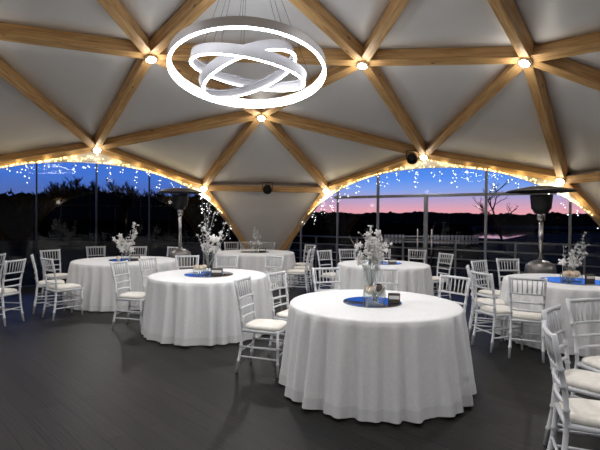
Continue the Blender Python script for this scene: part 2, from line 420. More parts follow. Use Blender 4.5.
# black flood lamps on the beams
def flood(p, tgt, label):
    r = empty('flood_lamp', p); tag(r, label, 'flood lamp', 'black flood lamps on the beams')
    q = (Vector(tgt)-p).normalized().to_track_quat('Z', 'Y').to_matrix().to_4x4()
    o = MB().lathe([(0, -.13), (.07, -.13), (.1, -.08), (.115, .06), (.12, .08), (.11, .085), (.095, .05), (0, .045)], 20).build('lamp_body', 'black_plastic', r); o.matrix_local = q
    g = MB().lathe([(0, .0), (.09, .0), (.09, .008), (0, .012)], 20, (0, 0, .055)).build('lens', 'dark_metal', o)
    for k in range(4):
        a = PI/4*k; mb = MB().tube([(.112*math.cos(a), .112*math.sin(a), .083), (-.112*math.cos(a), -.112*math.sin(a), .083)], .006, 6).build('grille_bar', 'black_plastic', o)
    mb = MB().tube([(-.135, 0, -.02), (-.135, 0, .17), (.135, 0, .17), (.135, 0, -.02)], .012, 6).build('yoke', 'black_plastic', r)
fg = (HUB['F', 0]+HUB['G', 0])/2
flood(Vector((fg.x+.06, fg.y-.19, fg.z-.02)), cw(-.5, 5, 0), 'black flood lamp on the middle of the horizontal beam over the grey triangle panel')
ph = HUB['H', 0]*.93+HUB['D', 0]*.07
flood(ph - outn(ph)*.16, cw(1, 5, 0), 'black flood lamp on the beam beside the top of the right arch')

# ------------------------------------------------------------------ fairy lights on both arches
BULB = {}
def bulb_mesh(key, r):
    mb = MB().lathe([(0, -r), (r*.7, -r*.6), (r, 0), (r*.7, r*.6), (0, r)], 6); BULB[key] = mb.mesh('bulb', key)
bulb_mesh('bulb_warm', .0115); bulb_mesh('bulb_cool', .0095)
def strand(i, kind, label, npts, group):
    W = wall_m(i); r = empty('fairy_lights'); r.matrix_world = W; tag(r, label, 'fairy lights', group)
    spots = []
    wires = MB()
    if kind == 'bulb_warm':
        pts = []
        for k in range(npts):
            t = (-3.75+7.5*k/(npts-1))*S
            z = arch_z(t); h = outline_z(t)-z
            z_ = z+.02+max(.02, min(h-.12, .32))*rnd.random()**1.5; t += rnd.uniform(-.03, .03); pts.append((t, trim_y(t, z_)-.03+rnd.uniform(-.012, .008), z_))
        spots = pts
        wires.tube([(t_*S/10, .06, arch_z(t_*S/10)+.04) for t_ in range(-37, 38, 2)], .004, 5)
    else:
        wires.tube([(t_*S/10, .065, arch_z(t_*S/10)+.005) for t_ in range(-40, 41, 2)], .003, 5)
        n = 26
        for k in range(n):
            t = (-3.9+7.8*(k+rnd.uniform(-.3, .3))/(n-1))*S
            L = rnd.choice([.06, .12, .2, .28, .4]); z0 = arch_z(t); x = t; pts = [(t, .06, z0)]
            m_ = max(2, int(L/.075))
            for j in range(1, m_+1):
                x += rnd.uniform(-.045, .045); p = (x, .05+rnd.uniform(-.02, .02), z0-L*j/m_); pts.append(p)
                for _ in range(rnd.choice([1, 1, 2, 2])): spots.append((p[0]+rnd.uniform(-.06, .06), p[1], p[2]+rnd.uniform(-.04, .04)))
            wires.tube(pts, .0025, 4)
    wires.build('wire', 'wire', r)
    rnd.shuffle(spots)
    for p in spots[:100]:
        b = bpy.data.objects.new('bulb', BULB[kind]); C.objects.link(b); b.parent = r; b.location = p
    if len(spots) > 100:
        mb = MB()
        for p in spots[100:]: mb.lathe([(0, -.015), (.011, -.009), (.015, 0), (.011, .009), (0, .015)], 6, p)
        tag(mb.build('bulbs', kind, r), kind='stuff')
for i, nm in ((4, 'left'), (0, 'right')):
    strand(i, 'bulb_warm', 'warm yellow fairy lights woven along the fabric edge of the %s arch' % nm, 190, 'fairy lights on the arches')
    strand(i, 'bulb_cool', 'cool white icicle fairy lights dangling below the %s arch' % nm, 0, 'fairy lights on the arches')
    W = wall_m(i)
    for t in (-3.5, -2.9, -2.3, -1.7, -1.1, -.5, .5, 1.1, 1.7, 2.3, 2.9, 3.5):
        t *= S; light('fairy_glow', 'POINT', W @ Vector((t, trim_y(t, arch_z(t)+.1)-.10, arch_z(t)+.08)), .75, (1, .80, .42), shadow_soft_size=.1)

# ------------------------------------------------------------------ tables
def tablecloth(X, d, R_, label, seed, flare=.11):
    rg = random.Random(seed); c = cw(X*KS, d*KS); R_ *= KS
    n = 240; H = .76
    k0 = rg.choice([20, 21, 22]); p0, p1, p2, p3 = (rg.uniform(0, 6.28) for _ in range(4))
    def fold(a):
        m1 = abs(math.sin(.5*k0*a+p0+.9*math.sin(3*a+p1)+.5*math.sin(7*a+p2))); m2 = math.sin((k0*2-5)*a+p3)
        return (2*m1**.8-1.1)*(.8+.25*math.sin(4*a+p2))+.36*m2
    rows = []
    for r in (0.001, R_*.35, R_*.7, R_*.93): rows.append([(r, H, 0)]*n)
    rows.append([(R_-.008, H-.001, 0)]*n); rows.append([(R_+.003, H-.012, 0)]*n)
    for t in (.06, .14, .24, .36, .5, .64, .78, .88):
        rows.append([(R_+.004+flare*t**1.15, H-.012-(H-.012)*t, t) for _ in range(n)])
    hem0 = len(rows)-1
    for t in (.885, .93, .97, 1.0): rows.append([(R_+.004+flare*t**1.15, H-.012-(H-.012)*t, t) for _ in range(n)])
    def ev(rz, k):
        r, z, t = rz; a = 2*PI*k/n; fo = fold(a)
        r2_ = r + fo*.062*(t**.55 if t > 0 else 0)
        z2 = z + (0.012 + .010*fo)*(t**3)
        return (r2_*math.cos(a), r2_*math.sin(a), max(z2, .004))
    def patch(rw):
        v = [ev(row[k], k) for row in rw for k in range(n)]
        f = [(i*n+k, (i+1)*n+k, (i+1)*n+(k+1) % n, i*n+(k+1) % n) for i in range(len(rw)-1) for k in range(n)]
        return MB().add(v, f, True)
    o = patch(rows[:hem0+1]).build('tablecloth', 'table_linen', loc=c)
    o.rotation_euler[2] = 0
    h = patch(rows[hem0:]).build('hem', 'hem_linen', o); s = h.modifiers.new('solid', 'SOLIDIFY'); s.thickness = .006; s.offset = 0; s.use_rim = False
    tag(o, label, 'tablecloth', 'white tablecloths on round tables'); return o
T = {1: (.785, 4.67, .88), 2: (-1.40, 6.87, .885), 3: (-3.55, 9.1, 1.01), 4: (-1.17, 11.6, 1.02), 5: (1.65, 8.8, .89), 6: (3.99, 6.5, .92)}
TL = {1: 'white floor-length tablecloth over the large round table in the foreground', 2: 'white floor-length tablecloth over the round table left of the foreground one',
      3: 'white floor-length tablecloth over the far left round table, nearest the left glazing', 4: 'white floor-length tablecloth over the farthest round table, before the grey triangle panel',
      5: 'white floor-length tablecloth over the round table behind the foreground one, near the glass door', 6: 'white floor-length tablecloth over the round table at the right edge of the photo'}
for k, (X, d, R_) in T.items(): tablecloth(X, d, R_, TL[k], 10+k, .05 if k != 1 else .06)

# ------------------------------------------------------------------ chairs
def bamboo(p, r0=.0145, rings=(.25, .5, .75)):
    """polyline resampled with thicker turned rings"""
    P = [Vector(q) for q in p]; L = [0]
    for a, b in zip(P, P[1:]): L.append(L[-1]+(b-a).length)
    tot = L[-1]; ss = set(L)
    for q in rings:
        for e in (-.012, -.006, 0, .006, .012): ss.add(min(max(q*tot+e, 0), tot))
    out = []; rad = []
    for s in sorted(ss):
        i = max(k for k in range(len(L)) if L[k] <= s+1e-9); i = min(i, len(P)-2)
        u = (s-L[i])/(L[i+1]-L[i]); out.append(P[i].lerp(P[i+1], u))
        near = min(abs(s-q*tot) for q in rings) if rings else 1
        rad.append(r0*1.32 if near < .007 else r0)
    return out, rad
def make_chair():
    r = empty('chiavari_chair')
    for sx in (-1, 1):
        p, q = bamboo([(sx*.185, .195, 0), (sx*.183, .19, .445)], .0145, (.28, .62)); MB().tube(p, q, 8).build('leg', 'chair_paint', r)
    for sx in (-1, 1):
        path = [(sx*.182, -.245, 0), (sx*.172, -.205, .25), (sx*.168, -.19, .45), (sx*.174, -.205, .62), (sx*.186, -.24, .80), (sx*.195, -.265, .925)]
        p, q = bamboo(path, .0150, (.13, .3, .55, .69, .79)); MB().tube(p, q, 8).build('leg', 'chair_paint', r)
    mb = MB()
    mb.tube([(-.183, .19, .425), (.183, .19, .425)], .017, 8); mb.tube([(-.168, -.19, .425), (.168, -.19, .425)], .017, 8)
    for sx in (-1, 1): mb.tube([(sx*.183, .19, .425), (sx*.168, -.19, .425)], .017, 8)
    v = [(-.175, .185, .437), (.175, .185, .437), (.16, -.185, .437), (-.16, -.185, .437)]
    mb.add(v+[(x, y, z-.014) for x, y, z in v], [(3, 2, 1, 0), (4, 5, 6, 7), (0, 1, 5, 4), (1, 2, 6, 5), (2, 3, 7, 6), (3, 0, 4, 7)])
    mb.build('seat_frame', 'chair_paint', r)
    # cushion: rounded trapezoid pillow
    n = 40; v = []; prof = [(0, .052), (.5, .051), (.85, .046), (.97, .034), (1.0, .018), (.97, .004), (.9, 0), (0, 0)]
    for s, z in prof:
        for k in range(n):
            a = 2*PI*k/n; cx, cy = math.cos(a), math.sin(a)
            x = .195*math.copysign(abs(cx)**.42, cx); y = .198*math.copysign(abs(cy)**.42, cy)
            x *= 1-.06*(.198-y)/.396*2
            v.append((x*max(s, .002), .004+y*max(s, .002), .439+z))
    f = [(i*n+k, (i+1)*n+k, (i+1)*n+(k+1) % n, i*n+(k+1) % n) for i in range(len(prof)-1) for k in range(n)]
    tag(MB().add(v, f, True).build('seat_cushion', 'cushion_cloth', r), 'cream seat cushion')
    # stretchers
    for sx in (-1, 1):
        for z, yb in ((.165, -.219), (.265, -.203)):
            MB().tube([(sx*.184, .193, z), (sx*.174, yb, z)], .0095, 6).build('stretcher', 'chair_paint', r)
    for z in (.20, .30): MB().tube([(-.184, .192, z), (.184, .192, z)], .0095, 6).build('stretcher', 'chair_paint', r)
    MB().tube([(-.176, -.213, .215), (.176, -.213, .215)], .0095, 6).build('stretcher', 'chair_paint', r)
    # back
    mb = MB()
    def bar(z, y, hw, rad, bow=.018): mb.tube([(-hw, y, z), (-hw*.5, y-bow*.8, z), (0, y-bow, z), (hw*.5, y-bow*.8, z), (hw, y, z)], rad, 8)
    bar(.905, -.26, .194, .0155); bk = mb.build('backrest', 'chair_paint', r)
    for z, y, hw in ((.735, -.226, .181), (.635, -.208, .175), (.545, -.198, .171)):
        mb = MB(); bar(z, y, hw, .0115); mb.build('cross_rail', 'chair_paint', bk)
    for k in range(7):
        u = (k-3)/3.6; b1 = .018*(1-u*u*.9)
        MB().tube([(.181*u, -.226-b1, .735), (.194*u, -.26-b1, .905)], .0072, 6).build('spindle', 'chair_paint', bk)
    return r
proto = make_chair(); used = [False]
G = 'white chiavari chairs with cream cushions'
def chair(X, d, fx, fy, label, table=None):
    """X,d: sideways and depth of the middle of the backrest; (fx, fy): facing"""
    f = Vector((fx, fy)).normalized(); sx, sy = X*KS+f.x*.25, d*KS+f.y*.25
    if table:
        tx, td, R_ = (q*KS for q in T[table]); v = Vector((sx-tx, sy-td)); mind = R_+.225
        if v.length < mind: v = v.normalized()*mind; sx, sy = tx+v.x, td+v.y
    fwld = RT*f.x + FW0*f.y
    o = proto if not used[0] else copy_tree(proto); used[0] = True
    o.location = cw(sx, sy); o.rotation_euler = (0, 0, math.atan2(-fwld.x, fwld.y)); o.scale = (.93, 1, 1); tag(o, label, 'chair', G); return o
def px(x, d): return (x-300)/F*d
w = 'white chiavari chair with cream cushion '
# foreground table
chair(-.64, 5.12, .95, -.30, w+'left of the foreground table, nearest of two', 1)
chair(-.29, 5.73, .87, -.5, w+'left of the foreground table, behind another chair', 1)
chair(px(327, 6.4), 6.35, .3, -.95, 'white chiavari chair behind the left half of the foreground table, only its back showing', 1)
chair(px(384, 6.3), 6.3, -.1, -1, 'white chiavari chair directly behind the foreground table flowers', 1)
chair(1.88, 5.48, -.79, -.61, 'white chiavari chair behind the right half of the foreground table', 1)
# table left of it
chair(-2.77, 6.95, .97, -.22, w+'at the left side of the second table', 2)
chair(-2.60, 7.65, .93, -.40, 'white chiavari chair between the second table and the far left table', 2)
chair(px(187.5, 8.2), 8.2, .3, -.95, 'white chiavari chair back rising behind the second table, left of its flowers', 2)
chair(px(227, 8.3), 8.3, 0, -1, 'white chiavari chair back rising behind the second table, right of its flowers', 2)
chair(px(274.5, 8.3), 8.3, -.55, -.83, 'white chiavari chair at the right rear of the second table, before the farthest table', 2)
# far left table
chair(-4.22, 7.45, .6, .8, w+'left of the far left table, front one of three', 3)
chair(-4.79, 8.0, .86, .51, 'white chiavari chair seen edge-on at the left of the far left table', 3)
chair(px(50.5, 9.3), 9.3, .85, -.5, w+'left of the far left table, rearmost of three', 3)
chair(px(96, 10.5), 10.5, .6, -.8, 'white chiavari chair back behind the left end of the far left table', 3)
chair(px(138, 10.7), 10.7, .1, -1, 'white chiavari chair back behind the flowers of the far left table', 3)
chair(px(174.5, 10.6), 10.6, -.4, -.9, 'white chiavari chair back in front of the left patio heater', 3)
chair(-4.54, 7.1, -1, .15, w+'facing away at the left edge of the photo')
chair(px(-4, 8.1), 8.1, -1, .1, 'white chiavari chair cut off by the left edge of the photo')
# farthest table
chair(px(231.5, 13.1), 13.1, .3, -.95, 'leftmost of three white chair backs behind the farthest table', 4)
chair(px(247, 13.2), 13.2, 0, -1, 'middle of three white chair backs behind the farthest table', 4)
chair(px(268, 13.1), 13.1, -.3, -.95, 'rightmost of three white chair backs behind the farthest table', 4)
chair(px(298, 12.0), 12.0, -.75, -.66, 'white chiavari chair at the rear right of the farthest table, before the dark glass', 4)
chair(px(309.5, 10.2), 10.2, -1, .12, 'nearer of two side-on white chiavari chairs right of the farthest table', 4)
chair(px(314, 10.95), 10.95, -1, .15, 'farther of two side-on white chiavari chairs right of the farthest table', 4)
# table behind the foreground one
chair(px(324.5, 10), 9.9, .62, -.78, w+'left of the table near the glass door', 5)
chair(px(347.5, 10.4), 10.4, .3, -.95, 'white chair back behind the left end of the table near the glass door', 5)
chair(px(382, 10.5), 10.5, 0, -1, 'white chair back half hidden by the flowers of the table near the glass door', 5)
chair(px(417.5, 10.4), 10.4, -.5, -.87, 'white chair back in front of the steel pulls of the glass door', 5)
chair(px(446, 9.3), 9.3, -.9, -.4, w+'right of the table near the glass door', 5)
# right table
chair(2.55, 6.7, .94, -.35, 'white chiavari chair seen edge-on at the left of the right-hand table', 6)
chair(2.44, 5.95, .96, .28, w+'side-on at the left of the right-hand table', 6)
chair(2.79, 5.45, .46, .89, w+'before the right-hand table, back to the viewer', 6)
chair(px(480, 7.7), 7.7, .55, -.83, w+'left of the right-hand table, behind two others', 6)
chair(px(508.5, 8.1), 8.1, .05, -1, 'white chair back behind the right-hand table, beside the right patio heater', 6)
# bottom right corner
chair(1.63, 2.87, .93, -.36, w+'nearest the viewer in the bottom right corner')
chair(2.02, 3.53, .71, -.70, w+'just behind the nearest chair, bottom right corner')
chair(2.58, 3.98, .25, -.97, w+'facing the viewer at the right edge')

# ------------------------------------------------------------------ centrepieces
def petal_blossom(name, r, mt, n=5):
    mb = MB()
    for k in range(n):
        a = 2*PI*k/n; ca, sa = math.cos(a), math.sin(a)
        def P(u, s, z): return (ca*u-sa*s, sa*u+ca*s, z)
        v = [P(0, 0, 0), P(r*.45, r*.34, r*.18), P(r, r*.16, r*.12), P(r*1.02, -r*.16, r*.12), P(r*.45, -r*.34, r*.18), P(r*.55, 0, r*.08),
             P(0, 0, -.002), P(r*.45, 0, r*.03)]
        mb.add(v, [(0, 5, 1), (1, 5, 2), (2, 5, 3), (3, 5, 4), (4, 5, 0), (6, 1, 7), (1, 2, 7), (2, 3, 7), (3, 4, 7), (4, 6, 7)], True)
    mb.lathe([(0, .0), (r*.16, r*.05), (r*.12, r*.22), (0, r*.27)], 6)
    return mb.mesh(name, mt)
BL = {'big': petal_blossom('blossom', .062, 'petal'), 'mid': petal_blossom('blossom', .036, 'petal'), 'small': petal_blossom('blossom', .022, 'petal_pale', 4)}
def curve(p0, p1, bend, n=7):
    p0, p1 = Vector(p0), Vector(p1); L = (p1-p0).length; b = Vector(bend)
    return [p0.lerp(p1, k/n)+b*math.sin(PI*k/n)*L for k in range(n+1)]
def arrangement(loc, label, stems, z0, seed, cluster=0, clr=.1, clz=(0, .1), stem_mt='twig_grey', ckey='big'):
    """stems: list of (dx, dy, height above z0, blossom key, count)"""
    rg = random.Random(seed); r = empty('flower_arrangement', loc); tag(r, label, 'flowers')
    z0 *= .92
    for dx, dy, h, key, cnt in stems:
        dx *= .9; dy *= .9; h *= .88
        pts = curve((rg.uniform(-.012, .012), rg.uniform(-.012, .012), z0*.25), (dx, dy, z0+h), (rg.uniform(-.08, .08), rg.uniform(-.08, .08), 0))
        MB().tube(pts, [.0045-.0022*k/(len(pts)-1) for k in range(len(pts))], 5).build('stem', stem_mt, r)
        for q in range(cnt):
            u = .42+.58*(q+1)/cnt; i = min(int(u*(len(pts)-1)), len(pts)-2); w_ = u*(len(pts)-1)-i
            p = pts[i].lerp(pts[i+1], w_)+Vector((rg.gauss(0, .018), rg.gauss(0, .018), rg.gauss(0, .012)))
            b = bpy.data.objects.new('blossom', BL[key]); C.objects.link(b); b.parent = r; b.location = p
            b.rotation_euler = (rg.uniform(-1.4, 1.4), rg.uniform(-1.4, 1.4), rg.uniform(0, 6)); b.scale = [rg.uniform(.7, 1.05)]*3
    for q in range(cluster):
        a = rg.uniform(0, 6.28); rr = clr*rg.random()**.5
        b = bpy.data.objects.new('blossom', BL[ckey]); C.objects.link(b); b.parent = r
        b.location = (rr*math.cos(a), rr*math.sin(a), z0+rg.uniform(*clz)); b.rotation_euler = (rg.uniform(-1.5, 1.5), rg.uniform(-1.5, 1.5), rg.uniform(0, 6))
    return r
TZ = .7615
def vase(loc, rad, h, label):
    h *= .92
    o = MB().lathe([(0, 0), (rad, 0), (rad, h), (rad-.004, h), (rad-.004, .012), (0, .012)], 28).build('glass_vase', 'vase_glass', loc=loc)
    tag(o, label, 'vase')
def cube_bowl(loc, s, h, label):
    r = MB(); prof = [(0, 0), (s, 0), (s*1.12, h*.5), (s, h), (s-.005, h), (s*1.12-.005, h*.5), (s-.005, .01), (0, .01)]
    tag(r.lathe(prof, 24).build('glass_bowl', 'vase_glass', loc=loc), label, 'bowl')
def mirror(loc, rad, label):
    r = empty('mirror_tray', loc); tag(r, label, 'tray', 'round mirror trays on the tables')
    MB().lathe([(0, 0), (rad, 0), (rad, .006), (0, .006)], 40, smooth=False).build('mirror_glass', 'mirror', r)
    MB().lathe([(rad, 0), (rad+.004, 0), (rad+.004, .0065), (rad, .0065)], 40, caps=False).build('rim', 'dull_steel', r)
def sign(loc, rz, label, s=.105):
    r = empty('table_sign', loc, rz); tag(r, label, 'sign', 'small dark table signs')
    bevel(MB().box((0, .0, .045), (s, .03, .09)).build('block', 'slab_wood', r), .004)
    MB().box((0, -.0165, .052), (s*.84, .003, .032)).build('card', 'card', r)
def rose(loc, key, label, s=1., group=None):
    r = empty('rose', loc); tag(r, label, 'rose', group); mb = MB()
    prof = [(0, -.035), (.018, -.033), (.034, -.012), (.04, .008), (.034, .026), (.03, .03)]
    o = mb.lathe([(a*s, b*s) for a, b in prof], 14).build('outer_petals', key, r)
    for q, (ra, zt) in enumerate(((.026, .034), (.017, .038), (.008, .04))):
        v = []; n = 16
        for k in range(n):
            a = 2*PI*k/n; w_ = 1+.12*math.sin(3*a+q)
            v += [(ra*w_*math.cos(a)*s, ra*w_*math.sin(a)*s, -.01*s), (ra*w_*1.12*math.cos(a)*s, ra*w_*1.12*math.sin(a)*s, zt*s+.003*math.sin(5*a))]
        MB().add(v, [(2*k, 2*((k+1) % n), 2*((k+1) % n)+1, 2*k+1) for k in range(n)], True).build('inner_petals', key, r)
def at(t, ox, oy, z=TZ):
    X, d, _ = T[t]; ox -= .11 if t == 6 else 0; return cw(X*KS+ox*.93, d*KS+oy*.93, z)
NAME = {1: 'foreground table', 2: 'second table from the front, on the left', 3: 'far left table', 4: 'farthest table', 5: 'table near the glass door', 6: 'right-hand table'}
for t, (ox, oy, rad) in {1: (-.02, .0, .27), 2: (.0, 0, .33), 3: (.02, 0, .31), 4: (0, 0, .33), 5: (.06, .1, .29), 6: (.1, -.02, .38)}.items():
    mirror(at(t, ox, oy), rad, 'round mirror tray in the middle of the '+NAME[t])
TM = TZ+.007
# foreground table: tall cylinder of blossoms, low bowl of roses, sign
vase(at(1, -.03, .05, TM), .066, .44, 'tall clear glass cylinder vase on the foreground table')
arrangement(at(1, -.03, .05, TM+.013), 'bushy white blossom branches in the tall vase on the foreground table',
            [(.0, 0, .36, 'mid', 14), (.07, .03, .28, 'mid', 12), (-.06, .0, .27, 'mid', 12), (.10, -.02, .18, 'mid', 10), (-.11, .02, .16, 'mid', 10), (-.22, .0, .22, 'small', 5), (.03, -.06, .22, 'mid', 10), (.14, .03, .1, 'mid', 7), (-.13, -.03, .03, 'mid', 7)], .42, 3, 10, .09, (-.02, .12), ckey='mid')
cube_bowl(at(1, -.02, -.13, TM), .095, .155, 'low clear glass bowl of roses on the foreground table')
for q, (ox, oy, z, k, s, l) in enumerate([(-.075, -.15, .125, 'rose_cream', 1, 'cream rose at the left of the bowl on the foreground table'), (.015, -.165, .155, 'rose_dark', .9, 'dark dried rose in the middle of the bowl on the foreground table'),
                      (.045, -.10, .12, 'rose_cream', .95, 'pale rose at the back right of the bowl on the foreground table'), (-.02, -.09, .12, 'rose_cream', .9, 'cream rose at the back of the bowl on the foreground table')]):
    rose(at(1, ox, oy, TM+z), k, l, s)
arrangement(at(1, -.02, -.13, TM+.012), 'short white blossoms and stems filling the low bowl on the foreground table', [(.05, .0, .05, 'mid', 3), (-.04, -.03, .05, 'mid', 3), (.1, -.02, .08, 'mid', 3), (.0, -.05, .03, 'mid', 3)], .08, 8, 5, .06, (-.02, .02), 'stem_green', 'mid')
sign(at(1, .19, -.06, TM), -YAW-.15, 'small dark table sign with a pale strip on the foreground table', .11)
# second table
vase(at(2, -.02, .03, TM), .07, .36, 'clear glass cylinder vase on the second table from the front')
arrangement(at(2, -.02, .03, TM+.013), 'tall white orchid and twig arrangement on the second table from the front',
            [(.02, 0, .72, 'small', 14), (.10, 0, .62, 'small', 12), (-.06, .02, .60, 'small', 10), (-.12, .0, .42, 'small', 9), (.26, .02, .46, 'small', 9), (.20, .0, .30, 'mid', 8), (-.16, 0, .24, 'small', 7), (-.04, -.02, .4, 'mid', 9), (.3, .0, .28, 'small', 6)], .33, 4, 14, .13, (.0, .18))
cube_bowl(at(2, -.09, -.12, TM), .10, .13, 'low clear glass bowl on the second table from the front')
for ox, oy, l in ((-.16, -.14, 'cream rose at the left of the bowl on the second table'), (-.09, -.17, 'cream rose at the front of the bowl on the second table'), (-.05, -.09, 'cream rose at the right of the bowl on the second table')):
    rose(at(2, ox, oy, TM+.10), 'rose_cream', l, .95)
sign(at(2, .14, -.12, TM), -YAW, 'small dark table sign with a pale strip on the second table', .16)
# far left table
vase(at(3, -.02, .03, TM), .075, .26, 'clear glass vase on the far left table')
arrangement(at(3, -.02, .03, TM+.013), 'white blossom branches leaning right on the far left table',
            [(.16, 0, .50, 'mid', 12), (.22, .02, .44, 'mid', 10), (.10, 0, .34, 'mid', 9), (-.14, .0, .25, 'big', 7), (-.2, .02, .18, 'big', 5), (.2, .0, .28, 'mid', 8)], .22, 5, 14, .12, (-.05, .14))
rose(at(3, -.1, -.12, TM+.035), 'rose_cream', 'cream rose lying on the mirror of the far left table', 1)
sign(at(3, .22, -.1, TM), -YAW, 'small dark table sign with a pale strip on the far left table', .17)
# farthest table
vase(at(4, 0, .02, TM), .07, .2, 'clear glass vase on the farthest table')
arrangement(at(4, 0, .02, TM+.013), 'slim upright pale frond arrangement on the farthest table', [(.0, 0, .44, 'small', 16), (.07, 0, .36, 'small', 14), (-.05, 0, .34, 'small', 12), (.14, 0, .24, 'small', 8), (-.03, 0, .46, 'small', 14)], .18, 6, 8, .12, (-.02, .06))
sign(at(4, .2, -.1, TM), -YAW, 'small dark table sign on the farthest table', .16)
# table near the glass door
vase(at(5, -.06, .08, TM), .065, .26, 'clear glass vase on the table near the glass door')
arrangement(at(5, -.06, .08, TM+.013), 'white blossom arrangement on the table near the glass door', [(.05, 0, .32, 'mid', 10), (-.12, 0, .25, 'mid', 9), (.16, 0, .22, 'mid', 9), (.2, .02, .1, 'mid', 6), (-.42, 0, .36, 'small', 5), (-.4, .02, .1, 'small', 4)], .24, 9, 8, .12, (-.02, .1))
sign(at(5, .16, -.08, TM), -YAW, 'small dark table sign with a pale strip on the table near the glass door', .14)
# right-hand table
vase(at(6, .08, .05, TM), .075, .22, 'clear glass vase on the right-hand table')
arrangement(at(6, .08, .05, TM+.013), 'pale twig and blossom arrangement leaning right on the right-hand table',
            [(.22, 0, .46, 'small', 12), (.16, .02, .34, 'small', 10), (.28, 0, .3, 'small', 10), (-.08, .0, .3, 'small', 8), (.05, 0, .26, 'mid', 7), (.24, .0, .18, 'mid', 7)], .2, 11, 6, .1, (-.03, .1))
cube_bowl(at(6, .03, -.1, TM), .12, .1, 'low clear glass bowl of roses on the right-hand table')
for ox, oy, l in ((-.05, -.12, 'cream rose at the left of the bowl on the right-hand table'), (.03, -.16, 'cream rose at the front of the bowl on the right-hand table'), (.1, -.1, 'cream rose at the right of the bowl on the right-hand table'), (.03, -.06, 'cream rose at the back of the bowl on the right-hand table')):
    rose(at(6, ox, oy, TM+.09), 'rose_cream', l, 1.15)
sign(at(6, .30, -.08, TM), -YAW, 'small dark table sign on the right-hand table', .12)

# ------------------------------------------------------------------ patio heaters
def heater(loc, label, H=2.3, R_=.52, base=.40):
    r = empty('patio_heater', loc); tag(r, label, 'patio heater', 'patio heaters by the glazing')
    MB().lathe([(0, 0), (.26, 0), (.27, .03), (.24, .06), (.235, .74), (.22, .82), (.12, .88), (.05, .90), (0, .90)], 28).build('tank_housing', 'dull_steel', r)
    MB().tube([(0, 0, .8), (0, 0, H-.42)], .034, 14).build('pole', 'steel', r)
    MB().lathe([(0, 0), (.05, 0), (.06, .03), (.06, .12), (.05, .15), (0, .15)], 16, (0, 0, H-.58)).build('collar', 'steel', r)
    MB().lathe([(0, 0), (.1, .0), (.13, .06), (.15, .08), (.17, .27), (.17, .31), (0, .31)], 24, (0, 0, H-.45)).build('burner_head', 'dark_metal', r)
    MB().lathe([(.0, 0), (.17, 0), (.30, -.025), (R_, -.075), (R_+.008, -.082), (R_+.004, -.092), (R_-.01, -.087), (.3, -.04), (.17, -.014), (0, -.012)][::-1], 40, (0, 0, H)).build('reflector_hood', 'dull_steel', r)
heater(cw(px(180, 9.45), 9.45), 'steel patio heater with a round hood by the left glazing', 2.17, .46)
heater(cw(px(541, 7.4), 7.4), 'steel patio heater with a wide round hood behind the right-hand table', 2.12, .53)

# ------------------------------------------------------------------ outside
GZ = -.9
gp = [(400*math.sin(a), 400*math.cos(a)) for a in [2*PI*k/48 for k in range(48)]][::-1]
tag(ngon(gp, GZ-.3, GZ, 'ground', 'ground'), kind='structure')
# lake beyond the terrace on the right
lk_pts = [cw(px(472, 64), 64), cw(px(505, 60), 60), cw(px(530, 82), 82), cw(px(620, 110), 110), cw(px(760, 110), 110), cw(px(800, 150), 150), cw(px(476, 150), 150)]
tag(ngon([(p.x, p.y) for p in lk_pts][::-1], GZ-.1, GZ+.03, 'lake', 'water'), kind='stuff')
# far woodland band across the lake
mb = MB(); v = []; f = []; N = 220
rg = random.Random(5)
for k in range(N+1):
    xpx = 250+(820-250)*k/N; d = 250
    h = 6.6+.5*math.sin(k*.11)+.3*math.sin(k*.37+1)+rg.uniform(0, .5)+(.7 if rg.random() < .2 else 0)
    for dd, z in ((0, GZ), (6, GZ+h*.8), (14, GZ+h), (40, GZ)): p = cw(px(xpx, d), d+dd, z); v.append(p)
for k in range(N):
    for q in range(3): f.append((k*4+q, (k+1)*4+q, (k+1)*4+q+1, k*4+q+1))
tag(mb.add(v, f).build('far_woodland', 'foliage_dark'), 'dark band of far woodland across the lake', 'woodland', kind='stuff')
# trees
def bare_tree(name, H, seed, spread=.5, dens=1, bark='bark', twigs=True, r0=None, upright=.55):
    rg = random.Random(seed); mb = MB(); r = empty(name); tw = MB()
    def grow(p, dr, L, rad, lev):
        n = 4; pts = [p]; dirs = dr.copy()
        for k in range(n):
            dirs = (dirs+Vector((rg.gauss(0, .14), rg.gauss(0, .14), rg.gauss(.03, .08)))).normalized(); pts.append(pts[-1]+dirs*L/n)
        (mb if lev < 2 else tw).tube(pts, [rad*(1-.55*k/n) for k in range(n+1)], 6 if lev < 2 else 3, cap=False)
        if lev >= 3: return
        nb = (7 if lev == 0 else 4 if lev == 1 else 3)*dens
        for k in range(int(nb)):
            u = .3+.7*(k+rg.random())/nb; i = min(int(u*n), n-1); q = pts[i].lerp(pts[i+1], u*n-i)
            a = rg.uniform(0, 6.28); side = Vector((math.cos(a), math.sin(a), 0)); nd_ = (dirs*upright+side*spread+Vector((0, 0, .25))).normalized()
            grow(q, nd_, L*rg.uniform(.42, .62)*(1.1-.35*u), rad*.56, lev+1)
    grow(Vector((0, 0, 0)), Vector((0, 0, 1)), H*.72, r0 or H*.03, 0)
    mb.build('trunk', bark, r); tw.build('twigs', bark, r); return r
